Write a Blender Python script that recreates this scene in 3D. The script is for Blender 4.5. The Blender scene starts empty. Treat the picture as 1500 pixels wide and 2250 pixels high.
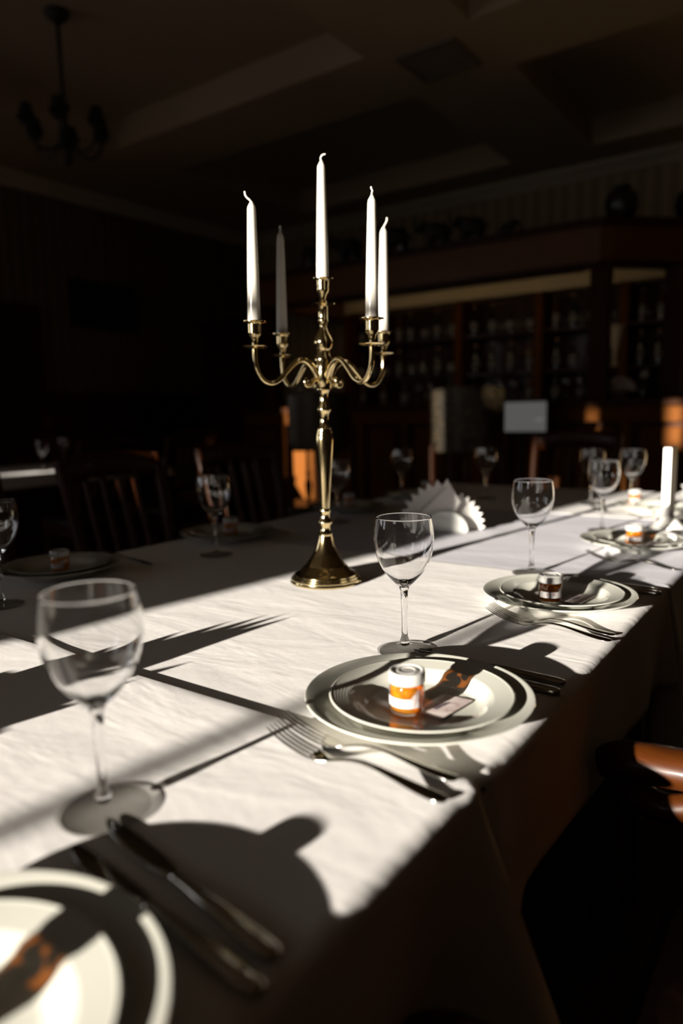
import bpy, bmesh, math, random
from mathutils import Vector, Matrix, noise
from math import sin, cos, pi, radians as R_
random.seed(7)
SC = bpy.context.scene
COL = SC.collection

# ------------------------------------------------------------------ camera
cam_d = bpy.data.cameras.new('camera')
cam = bpy.data.objects.new('camera', cam_d)
COL.objects.link(cam)
_t, _r = R_(8.127), R_(-1.254)
_f = Vector((0, cos(_t), -sin(_t))); _R = Vector((1, 0, 0)); _U = _R.cross(_f)
_R2 = _R * cos(_r) + _U * sin(_r); _U2 = _U * cos(_r) - _R * sin(_r)
_n = Vector((.814611, -.580008, 0)); _a = Vector((.580008, .814611, 0))
def _w(v): return Vector((v.dot(_n), v.dot(_a), v.z))
_x, _y, _z = _w(_R2), _w(_U2), -_w(_f)
cam.matrix_world = Matrix(((_x.x, _y.x, _z.x, 0), (_x.y, _y.y, _z.y, 0), (_x.z, _y.z, _z.z, 1.1059), (0, 0, 0, 1)))
cam_d.sensor_fit = 'VERTICAL'; cam_d.sensor_height = 36; cam_d.sensor_width = 24
cam_d.lens = 1543 / 2250 * 36
cam_d.clip_start = .02
cam_d.dof.use_dof = True; cam_d.dof.focus_distance = 1.055; cam_d.dof.aperture_fstop = 1.9
SC.camera = cam

# ------------------------------------------------------------------ light and exposure
wd = bpy.data.worlds.new('sky'); SC.world = wd; wd.use_nodes = True
bg = wd.node_tree.nodes['Background']
bg.inputs['Color'].default_value = (.93, .93, .97, 1); bg.inputs['Strength'].default_value = 2.0
sun_d = bpy.data.lights.new('sun', 'SUN'); sun = bpy.data.objects.new('sun', sun_d); COL.objects.link(sun)
sun_d.energy = 19; sun_d.color = (1, .925, .82); sun_d.angle = R_(.55)
SX, TZ = .14, .184                                   # sunlight travels (SX, 1, -TZ)
sun.rotation_euler = Vector((SX, 1, -TZ)).to_track_quat('-Z', 'Y').to_euler()
sun.location = (-2, -8, 4)
vs = SC.view_settings
vs.view_transform = 'Standard'; vs.look = 'None'; vs.gamma = 1; vs.exposure = 0; vs.use_curve_mapping = False
cy = SC.cycles
cy.max_bounces = 14; cy.transparent_max_bounces = 40; cy.transmission_bounces = 12; cy.glossy_bounces = 5; cy.diffuse_bounces = 4
cy.caustics_reflective = False; cy.caustics_refractive = True; cy.blur_glossy = .5
cy.sample_clamp_indirect = 4

# ------------------------------------------------------------------ materials
def newmat(name):
    m = bpy.data.materials.new(name); m.use_nodes = True
    return m, m.node_tree, m.node_tree.nodes['Principled BSDF']
def N(t, typ, **kw):
    n = t.nodes.new(typ)
    for k, v in kw.items():
        if k in n.inputs: n.inputs[k].default_value = v
        else: setattr(n, k, v)
    return n
def pm(name, col, rough=.5, metal=0, coat=0, bump=0, scale=60, var=0, stretch=None, spec=.5):
    m, t, p = newmat(name)
    p.inputs['Base Color'].default_value = (*col, 1); p.inputs['Roughness'].default_value = rough
    p.inputs['Metallic'].default_value = metal; p.inputs['Coat Weight'].default_value = coat
    p.inputs['Coat Roughness'].default_value = .05; p.inputs['Specular IOR Level'].default_value = spec
    if bump or var:
        tc = N(t, 'ShaderNodeTexCoord'); mp = N(t, 'ShaderNodeMapping')
        t.links.new(tc.outputs['Object'], mp.inputs[0])
        if stretch: mp.inputs['Scale'].default_value = stretch
        no = N(t, 'ShaderNodeTexNoise', Scale=scale, Detail=5.0)
        t.links.new(mp.outputs[0], no.inputs['Vector'])
        if bump:
            b = N(t, 'ShaderNodeBump', Strength=bump, Distance=.002)
            t.links.new(no.outputs[0], b.inputs['Height']); t.links.new(b.outputs[0], p.inputs['Normal'])
        if var:
            mx = N(t, 'ShaderNodeMix', data_type='RGBA')
            mx.inputs[6].default_value = (*[c * (1 - var) for c in col], 1); mx.inputs[7].default_value = (*[min(1, c * (1 + var)) for c in col], 1)
            t.links.new(no.outputs[0], mx.inputs[0]); t.links.new(mx.outputs[2], p.inputs['Base Color'])
    return m
def cloth_mat(name, col):
    m, t, p = newmat(name)
    p.inputs['Base Color'].default_value = (*col, 1); p.inputs['Roughness'].default_value = .75; p.inputs['Specular IOR Level'].default_value = .15
    tc = N(t, 'ShaderNodeTexCoord')
    mp1 = N(t, 'ShaderNodeMapping'); mp1.inputs['Scale'].default_value = (2.0, 5, 4); mp1.inputs['Rotation'].default_value = (0, 0, -.5)
    n1 = N(t, 'ShaderNodeTexNoise', Scale=2.2, Detail=3.0, Distortion=.6)
    n2 = N(t, 'ShaderNodeTexNoise', Scale=45.0, Detail=4.0)
    n3 = N(t, 'ShaderNodeTexNoise', Scale=900.0, Detail=1.0)
    t.links.new(tc.outputs['Object'], mp1.inputs[0]); t.links.new(mp1.outputs[0], n1.inputs['Vector'])
    t.links.new(tc.outputs['Object'], n2.inputs['Vector']); t.links.new(tc.outputs['Object'], n3.inputs['Vector'])
    b1 = N(t, 'ShaderNodeBump', Strength=1.0, Distance=.0022); b2 = N(t, 'ShaderNodeBump', Strength=1.0, Distance=.0003); b3 = N(t, 'ShaderNodeBump', Strength=.5, Distance=.00012)
    t.links.new(n1.outputs[0], b1.inputs['Height']); t.links.new(n2.outputs[0], b2.inputs['Height']); t.links.new(n3.outputs[0], b3.inputs['Height'])
    t.links.new(b1.outputs[0], b2.inputs['Normal']); t.links.new(b2.outputs[0], b3.inputs['Normal']); t.links.new(b3.outputs[0], p.inputs['Normal'])
    return m
def thin_glass(name, tint=(.96, .965, .96), ior=1.5, boost=1.0):
    """clear thin-walled glass: straight transmission plus Fresnel mirror"""
    m = bpy.data.materials.new(name); m.use_nodes = True; t = m.node_tree
    t.nodes.remove(t.nodes['Principled BSDF']); out = t.nodes['Material Output']
    tr = N(t, 'ShaderNodeBsdfTransparent'); tr.inputs[0].default_value = (*tint, 1)
    gl = N(t, 'ShaderNodeBsdfGlossy'); gl.inputs['Roughness'].default_value = .025
    fr = N(t, 'ShaderNodeFresnel', IOR=ior); ge = N(t, 'ShaderNodeNewGeometry')
    io = N(t, 'ShaderNodeMapRange'); io.inputs['To Min'].default_value = ior; io.inputs['To Max'].default_value = 1 / ior
    t.links.new(ge.outputs['Backfacing'], io.inputs['Value']); t.links.new(io.outputs[0], fr.inputs['IOR'])
    mx = N(t, 'ShaderNodeMixShader')
    t.links.new(fr.outputs[0], mx.inputs[0]); t.links.new(tr.outputs[0], mx.inputs[1]); t.links.new(gl.outputs[0], mx.inputs[2])
    t.links.new(mx.outputs[0], out.inputs[0])
    return m
def solid_glass(name, col=(1, 1, 1)):
    m = bpy.data.materials.new(name); m.use_nodes = True; t = m.node_tree
    t.nodes.remove(t.nodes['Principled BSDF']); out = t.nodes['Material Output']
    g = N(t, 'ShaderNodeBsdfGlass', IOR=1.5, Roughness=0.0); g.inputs[0].default_value = (*col, 1)
    t.links.new(g.outputs[0], out.inputs[0])
    return m
def honey_mat():
    m = bpy.data.materials.new('honey'); m.use_nodes = True; t = m.node_tree
    t.nodes.remove(t.nodes['Principled BSDF']); out = t.nodes['Material Output']
    tr = N(t, 'ShaderNodeBsdfTransparent'); tr.inputs[0].default_value = (.95, .5, .065, 1)
    tl = N(t, 'ShaderNodeBsdfTranslucent'); tl.inputs[0].default_value = (.95, .48, .05, 1)
    df = N(t, 'ShaderNodeBsdfDiffuse'); df.inputs[0].default_value = (.70, .32, .03, 1)
    ad = N(t, 'ShaderNodeMixShader'); ad.inputs[0].default_value = .5
    mx = N(t, 'ShaderNodeMixShader'); mx.inputs[0].default_value = .5
    t.links.new(tl.outputs[0], ad.inputs[1]); t.links.new(df.outputs[0], ad.inputs[2])
    t.links.new(tr.outputs[0], mx.inputs[1]); t.links.new(ad.outputs[0], mx.inputs[2]); t.links.new(mx.outputs[0], out.inputs[0])
    return m
def paper_label_mat():
    m, t, p = newmat('jar_label_paper')
    p.inputs['Roughness'].default_value = .6
    tc = N(t, 'ShaderNodeTexCoord'); mp = N(t, 'ShaderNodeMapping'); mp.inputs['Scale'].default_value = (1, 1, .5)
    n = N(t, 'ShaderNodeTexNoise', Scale=130.0, Detail=2.0)
    t.links.new(tc.outputs['Object'], mp.inputs[0]); t.links.new(mp.outputs[0], n.inputs['Vector'])
    cr = N(t, 'ShaderNodeValToRGB'); cr.color_ramp.elements[0].position = .38; cr.color_ramp.elements[0].color = (.25, .18, .17, 1)
    cr.color_ramp.elements[1].position = .52; cr.color_ramp.elements[1].color = (.42, .40, .385, 1)
    t.links.new(n.outputs[0], cr.inputs[0]); t.links.new(cr.outputs[0], p.inputs['Base Color'])
    return m
def card_mat():
    m, t, p = newmat('card_marbled_pink')
    p.inputs['Roughness'].default_value = .45
    tc = N(t, 'ShaderNodeTexCoord'); n = N(t, 'ShaderNodeTexNoise', Scale=38.0, Detail=4.0, Distortion=1.2)
    t.links.new(tc.outputs['Object'], n.inputs['Vector'])
    cr = N(t, 'ShaderNodeValToRGB'); cr.color_ramp.elements[0].position = .35; cr.color_ramp.elements[0].color = (.42, .31, .29, 1)
    cr.color_ramp.elements[1].position = .6; cr.color_ramp.elements[1].color = (.72, .64, .61, 1)
    t.links.new(n.outputs[0], cr.inputs[0]); t.links.new(cr.outputs[0], p.inputs['Base Color'])
    return m
def stripe_mat(name, c1, c2, axis, period):
    m, t, p = newmat(name); p.inputs['Roughness'].default_value = .7
    tc = N(t, 'ShaderNodeTexCoord'); sp = N(t, 'ShaderNodeSeparateXYZ'); t.links.new(tc.outputs['Object'], sp.inputs[0])
    mu = N(t, 'ShaderNodeMath', operation='MULTIPLY'); mu.inputs[1].default_value = 2 * pi / period
    t.links.new(sp.outputs[axis], mu.inputs[0])
    si = N(t, 'ShaderNodeMath', operation='SINE'); t.links.new(mu.outputs[0], si.inputs[0])
    cr = N(t, 'ShaderNodeValToRGB'); cr.color_ramp.elements[0].position = .45; cr.color_ramp.elements[0].color = (*c1, 1)
    cr.color_ramp.elements[1].position = .55; cr.color_ramp.elements[1].color = (*c2, 1)
    ad = N(t, 'ShaderNodeMath', operation='MULTIPLY_ADD'); ad.inputs[1].default_value = .5; ad.inputs[2].default_value = .5
    t.links.new(si.outputs[0], ad.inputs[0]); t.links.new(ad.outputs[0], cr.inputs[0]); t.links.new(cr.outputs[0], p.inputs['Base Color'])
    return m
def speckle_mat():
    m, t, p = newmat('speckled_fabric')
    p.inputs['Roughness'].default_value = .35; p.inputs['Metallic'].default_value = .35
    tc = N(t, 'ShaderNodeTexCoord'); n = N(t, 'ShaderNodeTexVoronoi', Scale=90.0)
    t.links.new(tc.outputs['Object'], n.inputs['Vector'])
    cr = N(t, 'ShaderNodeValToRGB'); cr.color_ramp.elements[0].position = .2; cr.color_ramp.elements[0].color = (.16, .11, .055, 1)
    cr.color_ramp.elements[1].position = .5; cr.color_ramp.elements[1].color = (.02, .015, .008, 1)
    t.links.new(n.outputs['Distance'], cr.inputs[0]); t.links.new(cr.outputs[0], p.inputs['Base Color'])
    return m
def wood_mat(name, col, rough=.3, coat=.3, stretch=(3, 3, 40), spec=.3):
    m = pm(name, col, rough, 0, coat, .15, 6, .45, stretch, spec)
    return m
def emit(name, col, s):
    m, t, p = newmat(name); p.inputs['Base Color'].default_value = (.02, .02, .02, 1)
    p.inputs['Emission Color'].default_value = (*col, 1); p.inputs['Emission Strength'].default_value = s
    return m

M = dict(
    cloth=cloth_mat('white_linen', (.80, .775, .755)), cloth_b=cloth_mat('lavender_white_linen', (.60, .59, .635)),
    porcelain=pm('ivory_porcelain', (.52, .515, .455), .07, 0, .6), brass=pm('polished_gold', (.87, .70, .38), .10, 1),
    wax=pm('ivory_wax', (.55, .52, .46), .35, 0, .2), wick=pm('cotton_wick', (.75, .69, .6), .9),
    steel=pm('cutlery_steel', (.50, .48, .44), .09, 1), bowl=thin_glass('clear_glass_bowl'), glass=solid_glass('clear_glass_stem'),
    foot=thin_glass('shaded_glass_foot', (.86, .855, .84)), jar=thin_glass('jar_glass', (.97, .96, .93)), honey=honey_mat(), nut=pm('almond', (.90, .56, .15), .4, 0, .3, .2, 200, .25),  # foot glass tint carries the shade of the cloth beneath
    lid=pm('white_lid', (.40, .39, .37), .25, 0, .4), jlabel=paper_label_mat(), card=card_mat(), ink=pm('ink', (.03, .02, .03), .6),
    napkin=pm('paper_napkin', (.78, .75, .70), .85, 0, 0, .2, 500), ceramic=pm('white_ceramic', (.72, .73, .68), .12, 0, .5),
    wood=wood_mat('dark_mahogany', (.042, .0105, .0012), .42, .06, (3, 3, 40), .18), wood_b=wood_mat('bar_cherry_wood', (.055, .016, .003), .6, .0, (3, 3, 40), .12),
    wood_f=wood_mat('lightened_cherry_wood', (.16, .055, .012), .35, .2),  # cherry wood lightened in place of light on the sunless fascia
    wood_l=wood_mat('honey_oak_panel', (.13, .040, .0045), .65, .0, (3, 3, 40), .08), black=pm('black_lacquer', (.008, .007, .006), .4),
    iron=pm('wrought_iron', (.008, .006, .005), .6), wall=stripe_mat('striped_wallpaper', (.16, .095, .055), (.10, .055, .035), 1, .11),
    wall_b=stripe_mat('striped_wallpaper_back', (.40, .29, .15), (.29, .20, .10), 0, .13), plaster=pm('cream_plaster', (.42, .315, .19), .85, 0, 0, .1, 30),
    trim=pm('cream_trim', (.50, .41, .28), .7), floor=wood_mat('floor_boards', (.055, .026, .012), .3, .2, (30, 2, 2)),
    leather=pm('dark_leather', (.02, .012, .009), .4, 0, .1, .2, 150), speck=speckle_mat(), shade=pm('dark_shade', (.012, .009, .007), .8),
    bottle=pm('green_black_bottle', (.012, .016, .010), .08, 0, .6), amber=pm('amber_bottle', (.10, .035, .006), .08, 0, .6),
    clearb=thin_glass('bottle_clear', (.8, .85, .85)), paper=pm('bottle_label', (.24, .22, .19), .6), oblong=emit('glow_oblong', (.80, .78, .76), .11),
    shell=pm('pale_shell', (.70, .60, .52), .5, 0, 0, .4, 60), dark_cer=pm('dark_ceramic', (.015, .012, .010), .3, 0, .3),
    votive=pm('amber_votive', (.45, .22, .05), .3, 0, .3), beige=pm('beige_board', (.75, .63, .42), .5), menu_w=pm('menu_white', (.82, .80, .74), .4),
    menu_b=pm('menu_brown', (.10, .045, .022), .45), tvb=pm('tv_black', (.004, .004, .004), .25), vent=pm('vent_grille', (.18, .14, .09), .7))

_wp = M['wax'].node_tree.nodes['Principled BSDF']
_wp.inputs['Subsurface Weight'].default_value = .7; _wp.inputs['Subsurface Radius'].default_value = (1, .8, .55); _wp.inputs['Subsurface Scale'].default_value = .008

# ------------------------------------------------------------------ mesh helpers
class MB:
    def __init__(self): self.v = []; self.f = []
    def add(self, vs_, fs):
        o = len(self.v); self.v += [tuple(v) for v in vs_]; self.f += [[i + o for i in f] for f in fs]; return self
    def box(self, c, s, rz=0, taper=1):
        x, y, z = [k / 2 for k in s]; vs_ = []
        for dz in (-z, z):
            k = taper if dz > 0 else 1
            for dx, dy in ((-x, -y), (x, -y), (x, y), (-x, y)):
                px, py = dx * k, dy * k
                vs_.append((c[0] + px * cos(rz) - py * sin(rz), c[1] + px * sin(rz) + py * cos(rz), c[2] + dz))
        return self.add(vs_, [(3, 2, 1, 0), (4, 5, 6, 7), (0, 1, 5, 4), (1, 2, 6, 5), (2, 3, 7, 6), (3, 0, 4, 7)])
    def bx(self, x0, x1, y0, y1, z0, z1): return self.box(((x0 + x1) / 2, (y0 + y1) / 2, (z0 + z1) / 2), (x1 - x0, y1 - y0, z1 - z0))
    def lathe(self, prof, n=32, c=(0, 0, 0), lobes=0, amp=0):
        vs_, fs, rings = [], [], []
        for r, z in prof:
            if r < 1e-6: rings.append([len(vs_)]); vs_.append((c[0], c[1], c[2] + z))
            else:
                ring = []
                for i in range(n):
                    a = 2 * pi * i / n; rr = r * (1 + amp * cos(lobes * a)) if lobes else r
                    ring.append(len(vs_)); vs_.append((c[0] + rr * cos(a), c[1] + rr * sin(a), c[2] + z))
                rings.append(ring)
        for A, B in zip(rings, rings[1:]):
            if len(A) == 1 and len(B) == 1: continue
            for i in range(n):
                j = (i + 1) % n
                if len(A) == 1: fs.append((A[0], B[j], B[i]))
                elif len(B) == 1: fs.append((A[i], A[j], B[0]))
                else: fs.append((A[i], A[j], B[j], B[i]))
        return self.add(vs_, fs)
    def tube(self, pts, rad, n=10, flat=None):
        """sweep a circle (or an ellipse: flat = (side factor, up factor)) along points, closed ends"""
        P = [Vector(p) for p in pts]; k = len(P)
        if not hasattr(rad, '__len__'): rad = [rad] * k
        vs_, fs = [], []; up = None
        for i in range(k):
            d = (P[min(i + 1, k - 1)] - P[max(i - 1, 0)]).normalized()
            if up is None:
                up = Vector((0, 0, 1)) if abs(d.z) < .9 else Vector((1, 0, 0))
            s = d.cross(up).normalized(); u = s.cross(d).normalized(); up = u
            fa, fb = flat or (1, 1)
            for j in range(n):
                a = 2 * pi * j / n; vs_.append(P[i] + s * cos(a) * rad[i] * fa + u * sin(a) * rad[i] * fb)
        for i in range(k - 1):
            for j in range(n):
                l = (j + 1) % n; fs.append((i * n + j, i * n + l, (i + 1) * n + l, (i + 1) * n + j))
        fs.append(tuple(range(n))[::-1]); fs.append(tuple((k - 1) * n + j for j in range(n)))
        return self.add(vs_, fs)
    def prism(self, poly, y0, y1, plane='XZ'):
        """extrude a 2-D outline between two planes"""
        n = len(poly)
        if plane == 'XZ': vs_ = [(a, y0, b) for a, b in poly] + [(a, y1, b) for a, b in poly]
        elif plane == 'YZ': vs_ = [(y0, a, b) for a, b in poly] + [(y1, a, b) for a, b in poly]
        else: vs_ = [(a, b, y0) for a, b in poly] + [(a, b, y1) for a, b in poly]
        fs = [tuple(range(n)), tuple(range(2 * n - 1, n - 1, -1))] + [(i, i + n, (i + 1) % n + n, (i + 1) % n) for i in range(n)]
        return self.add(vs_, fs)
    def xf(self, mtx): self.v = [tuple(mtx @ Vector(v)) for v in self.v]; return self
    def build(self, name, mat, parent=None, smooth=True, bevel=0, subsurf=0, angle=40, weld=False):
        me = bpy.data.meshes.new(name); me.from_pydata(self.v, [], self.f)
        bm = bmesh.new(); bm.from_mesh(me)
        if weld: bmesh.ops.remove_doubles(bm, verts=bm.verts, dist=2e-5)
        bmesh.ops.recalc_face_normals(bm, faces=bm.faces); bm.to_mesh(me); bm.free()
        me.materials.append(M[mat] if isinstance(mat, str) else mat)
        if smooth:
            for p in me.polygons: p.use_smooth = True
            try: me.set_sharp_from_angle(angle=R_(angle))
            except Exception: pass
        o = bpy.data.objects.new(name, me); COL.objects.link(o)
        if parent is not None: o.parent = parent
        if bevel:
            b = o.modifiers.new('edge', 'BEVEL'); b.width = bevel; b.segments = 2; b.limit_method = 'ANGLE'
        if subsurf:
            s = o.modifiers.new('sub', 'SUBSURF'); s.levels = s.render_levels = subsurf
        return o
def tag(o, label=None, cat=None, group=None, kind=None):
    if label: o['label'] = label
    if cat: o['category'] = cat
    if group: o['group'] = group
    if kind: o['kind'] = kind
    return o
def thing(name, label, cat, loc, rz=0, group=None):
    o = bpy.data.objects.new(name, None); o.empty_display_size = .05; COL.objects.link(o)
    o.location = loc; o.rotation_euler = (0, 0, rz)
    return tag(o, label, cat, group)
def dup(src, loc=None, rz=None, label=None, group=None):
    def cp(o, par):
        c = o.copy(); COL.objects.link(c)
        if par is not None: c.parent = par; c.matrix_parent_inverse = o.matrix_parent_inverse
        for k in list(o.children): cp(k, c)
        return c
    c = cp(src, None)
    if loc is not None: c.location = loc
    if rz is not None: c.rotation_euler = (0, 0, rz)
    if label: c['label'] = label
    if group: c['group'] = group
    return c
def struct(name, mb, mat, parent=None, **kw):
    return tag(mb.build(name, mat, parent, smooth=False, **kw), kind='structure')
def smooth_path(pts, n=6):
    P = [Vector(p) for p in pts]; out = []
    for i in range(len(P) - 1):
        p0, p1, p2, p3 = P[max(i - 1, 0)], P[i], P[i + 1], P[min(i + 2, len(P) - 1)]
        for k in range(n):
            t = k / n
            out.append(.5 * ((2 * p1) + (p2 - p0) * t + (2 * p0 - 5 * p1 + 4 * p2 - p3) * t * t + (3 * p1 - p0 - 3 * p2 + p3) * t ** 3))
    out.append(P[-1]); return out
def lerp_list(xs, n):
    out = []
    for i in range(len(xs) - 1):
        for k in range(n): out.append(xs[i] + (xs[i + 1] - xs[i]) * k / n)
    return out + [xs[-1]]

# ------------------------------------------------------------------ room
X0, X1, Y0, Y1, ZB, ZC = -6.0, 2.6, -4.6, 6.65, 3.2, 3.42
struct('floor', MB().bx(X0 - .2, X1 + .2, Y0 - .2, Y1 + .2, -.1, 0), 'floor')
struct('ceiling', MB().bx(X0 - .2, X1 + .2, Y0 - .2, Y1 + .2, ZC, ZC + .1), 'plaster')
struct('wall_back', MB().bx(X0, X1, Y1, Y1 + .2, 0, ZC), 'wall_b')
def side_wall(name, x0, x1, spans, z0, z1, no):
    mb = MB(); ys = Y0 - .2; xm = (x0 + x1) / 2
    for i, (y0, y1) in enumerate(spans):
        mb.bx(x0, x1, ys, y0, 0, ZC).bx(x0, x1, y0, y1, 0, z0).bx(x0, x1, y0, y1, z1, ZC); ys = y1
        w = struct('window_%d' % (no + i), MB().bx(xm - .03, xm + .03, y0, y0 + .05, z0, z1).bx(xm - .03, xm + .03, y1 - .05, y1, z0, z1).bx(xm - .03, xm + .03, y0, y1, z0, z0 + .05).bx(xm - .03, xm + .03, y0, y1, z1 - .05, z1), 'wood')
        struct('mullion', MB().bx(xm - .03, xm + .03, (y0 + y1) / 2 - .03, (y0 + y1) / 2 + .03, z0, z1), 'wood', w)
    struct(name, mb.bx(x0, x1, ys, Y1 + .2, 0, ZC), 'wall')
side_wall('wall_left', X0 - .25, X0, [(-4.2, -2.6), (-1.7, -.1)], .95, 2.6, 7)
side_wall('wall_right', X1, X1 + .25, [], 1.0, 2.1, 8)
OPEN = [(-5.50, -5.21, 2.04, 3.12), (-3.07, -3.015, 1.92, 2.76), (-2.79, -2.74, 2.66, 2.88), (-2.535, -2.49, 2.21, 2.48), (-2.29, -2.19, 2.61, 2.91), (-1.81, -.72, 1.60, 3.02)]  # narrow openings are unseen, shaped to aim sun streaks at chairs and bar
wn = MB(); xs = X0
for x0, x1, z0, z1 in OPEN:
    wn.bx(xs, x0, Y0 - .2, Y0, 0, ZC); wn.bx(x0, x1, Y0 - .2, Y0, 0, z0); wn.bx(x0, x1, Y0 - .2, Y0, z1, ZC); xs = x1
wn.bx(xs, X1, Y0 - .2, Y0, 0, ZC)
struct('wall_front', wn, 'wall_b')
for i, (x0, x1, z0, z1) in enumerate(OPEN):
    yy0, yy1 = Y0 - .13, Y0 - .07
    w = struct('window_%d' % (i + 1), MB().bx(x0 - .03, x0 + .005, yy0, yy1, z0, z1).bx(x1 - .005, x1 + .03, yy0, yy1, z0, z1).bx(x0, x1, yy0, yy1, z1 - .005, z1 + .03).bx(x0, x1, yy0, yy1, z0 - .03, z0 + .005), 'wood')
    if i == 5:
        struct('mullion', MB().bx(-1.278, -1.253, yy0, yy1, z0, z1), 'wood', w)
        struct('transom_bar', MB().bx(x0, x1, yy0, yy1, 2.338, 2.378), 'wood', w)
# coffered ceiling: beams stand below the slab
k = 1
for x0, x1 in ((X0, -4.82), (-2.48, -1.80), (.5, 1.2)):
    struct('trim_%d' % k, MB().bx(x0, x1, Y0, Y1, ZB, ZC), 'plaster'); k += 1
for x0, x1 in ((-4.82, -2.48), (-1.80, .5), (1.2, X1)):
    for y0, y1 in ((Y0, -3.6), (-1.5, -.87), (.8, 1.45), (3.82, 4.46), (6.14, Y1)):
        struct('trim_%d' % k, MB().bx(x0, x1, y0, y1, ZB, ZC), 'plaster'); k += 1
def cornice(name, p0, p1, axis, sgn):
    prof = [(0, 0), (.02, 0), (.035, .03), (.07, .06), (.10, .075), (.11, .11), (0, .11)]
    mb = MB()
    if axis == 'Y': mb.prism([(X0 + sgn * a, ZB - .11 + b) for a, b in prof], p0, p1, 'XZ')
    else: mb.prism([(Y1 + sgn * a, ZB - .11 + b) for a, b in prof], p0, p1, 'YZ')
    struct(name, mb, 'trim')
cornice('trim_%d' % k, Y0, Y1, 'Y', 1); k += 1
cornice('trim_%d' % k, X0, X1, 'X', -1); k += 1
struct('trim_%d' % k, MB().bx(X0, X0 + .05, 3.75, 5.7, 1.28, 1.34), 'wood'); k += 1       # dado rail
wains = struct('trim_%d' % k, MB().bx(X0, X0 + .02, 3.75, 5.7, .12, 1.28), 'wood'); k += 1
for j in range(5):
    y = 3.80 + j * .38
    struct('panel', MB().bx(X0 + .02, X0 + .035, y, y + .32, .25, 1.18), 'wood', wains, bevel=.006)
struct('baseboard_left', MB().bx(X0, X0 + .03, Y0, 3.0, 0, .12), 'wood')
struct('baseboard_back', MB().bx(X0, X1, Y1 - .03, Y1, 0, .12), 'wood')
# door on the left wall
dr = struct('door_1', MB().bx(X0, X0 + .05, 2.75, 3.62, 0, 2.0), 'wood')
struct('door_frame', MB().bx(X0, X0 + .08, 3.62, 3.74, 0, 2.1).bx(X0, X0 + .08, 2.63, 2.75, 0, 2.1).bx(X0, X0 + .08, 2.75, 3.62, 2.0, 2.1), 'wood', dr)
for z0, z1 in ((.2, .85), (1.0, 1.85)):
    struct('door_panel', MB().bx(X0 + .05, X0 + .065, 2.9, 3.47, z0, z1), 'wood', dr, bevel=.008)
# ceiling vent
v = thing('ceiling_vent', 'square grille vent set in the ceiling beam crossing', 'vent', (-2.14, 4.12, ZB - .012))
MB().bx(-.2, .2, -.2, -.17, 0, .012).bx(-.2, .2, .17, .2, 0, .012).bx(-.2, -.17, -.17, .17, 0, .012).bx(.17, .2, -.17, .17, 0, .012).build('frame', 'vent', v, False)
for j in range(6): MB().bx(-.17, .17, -.15 + j * .055, -.12 + j * .055, .003, .012).build('slat', 'vent', v, False)

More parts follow.
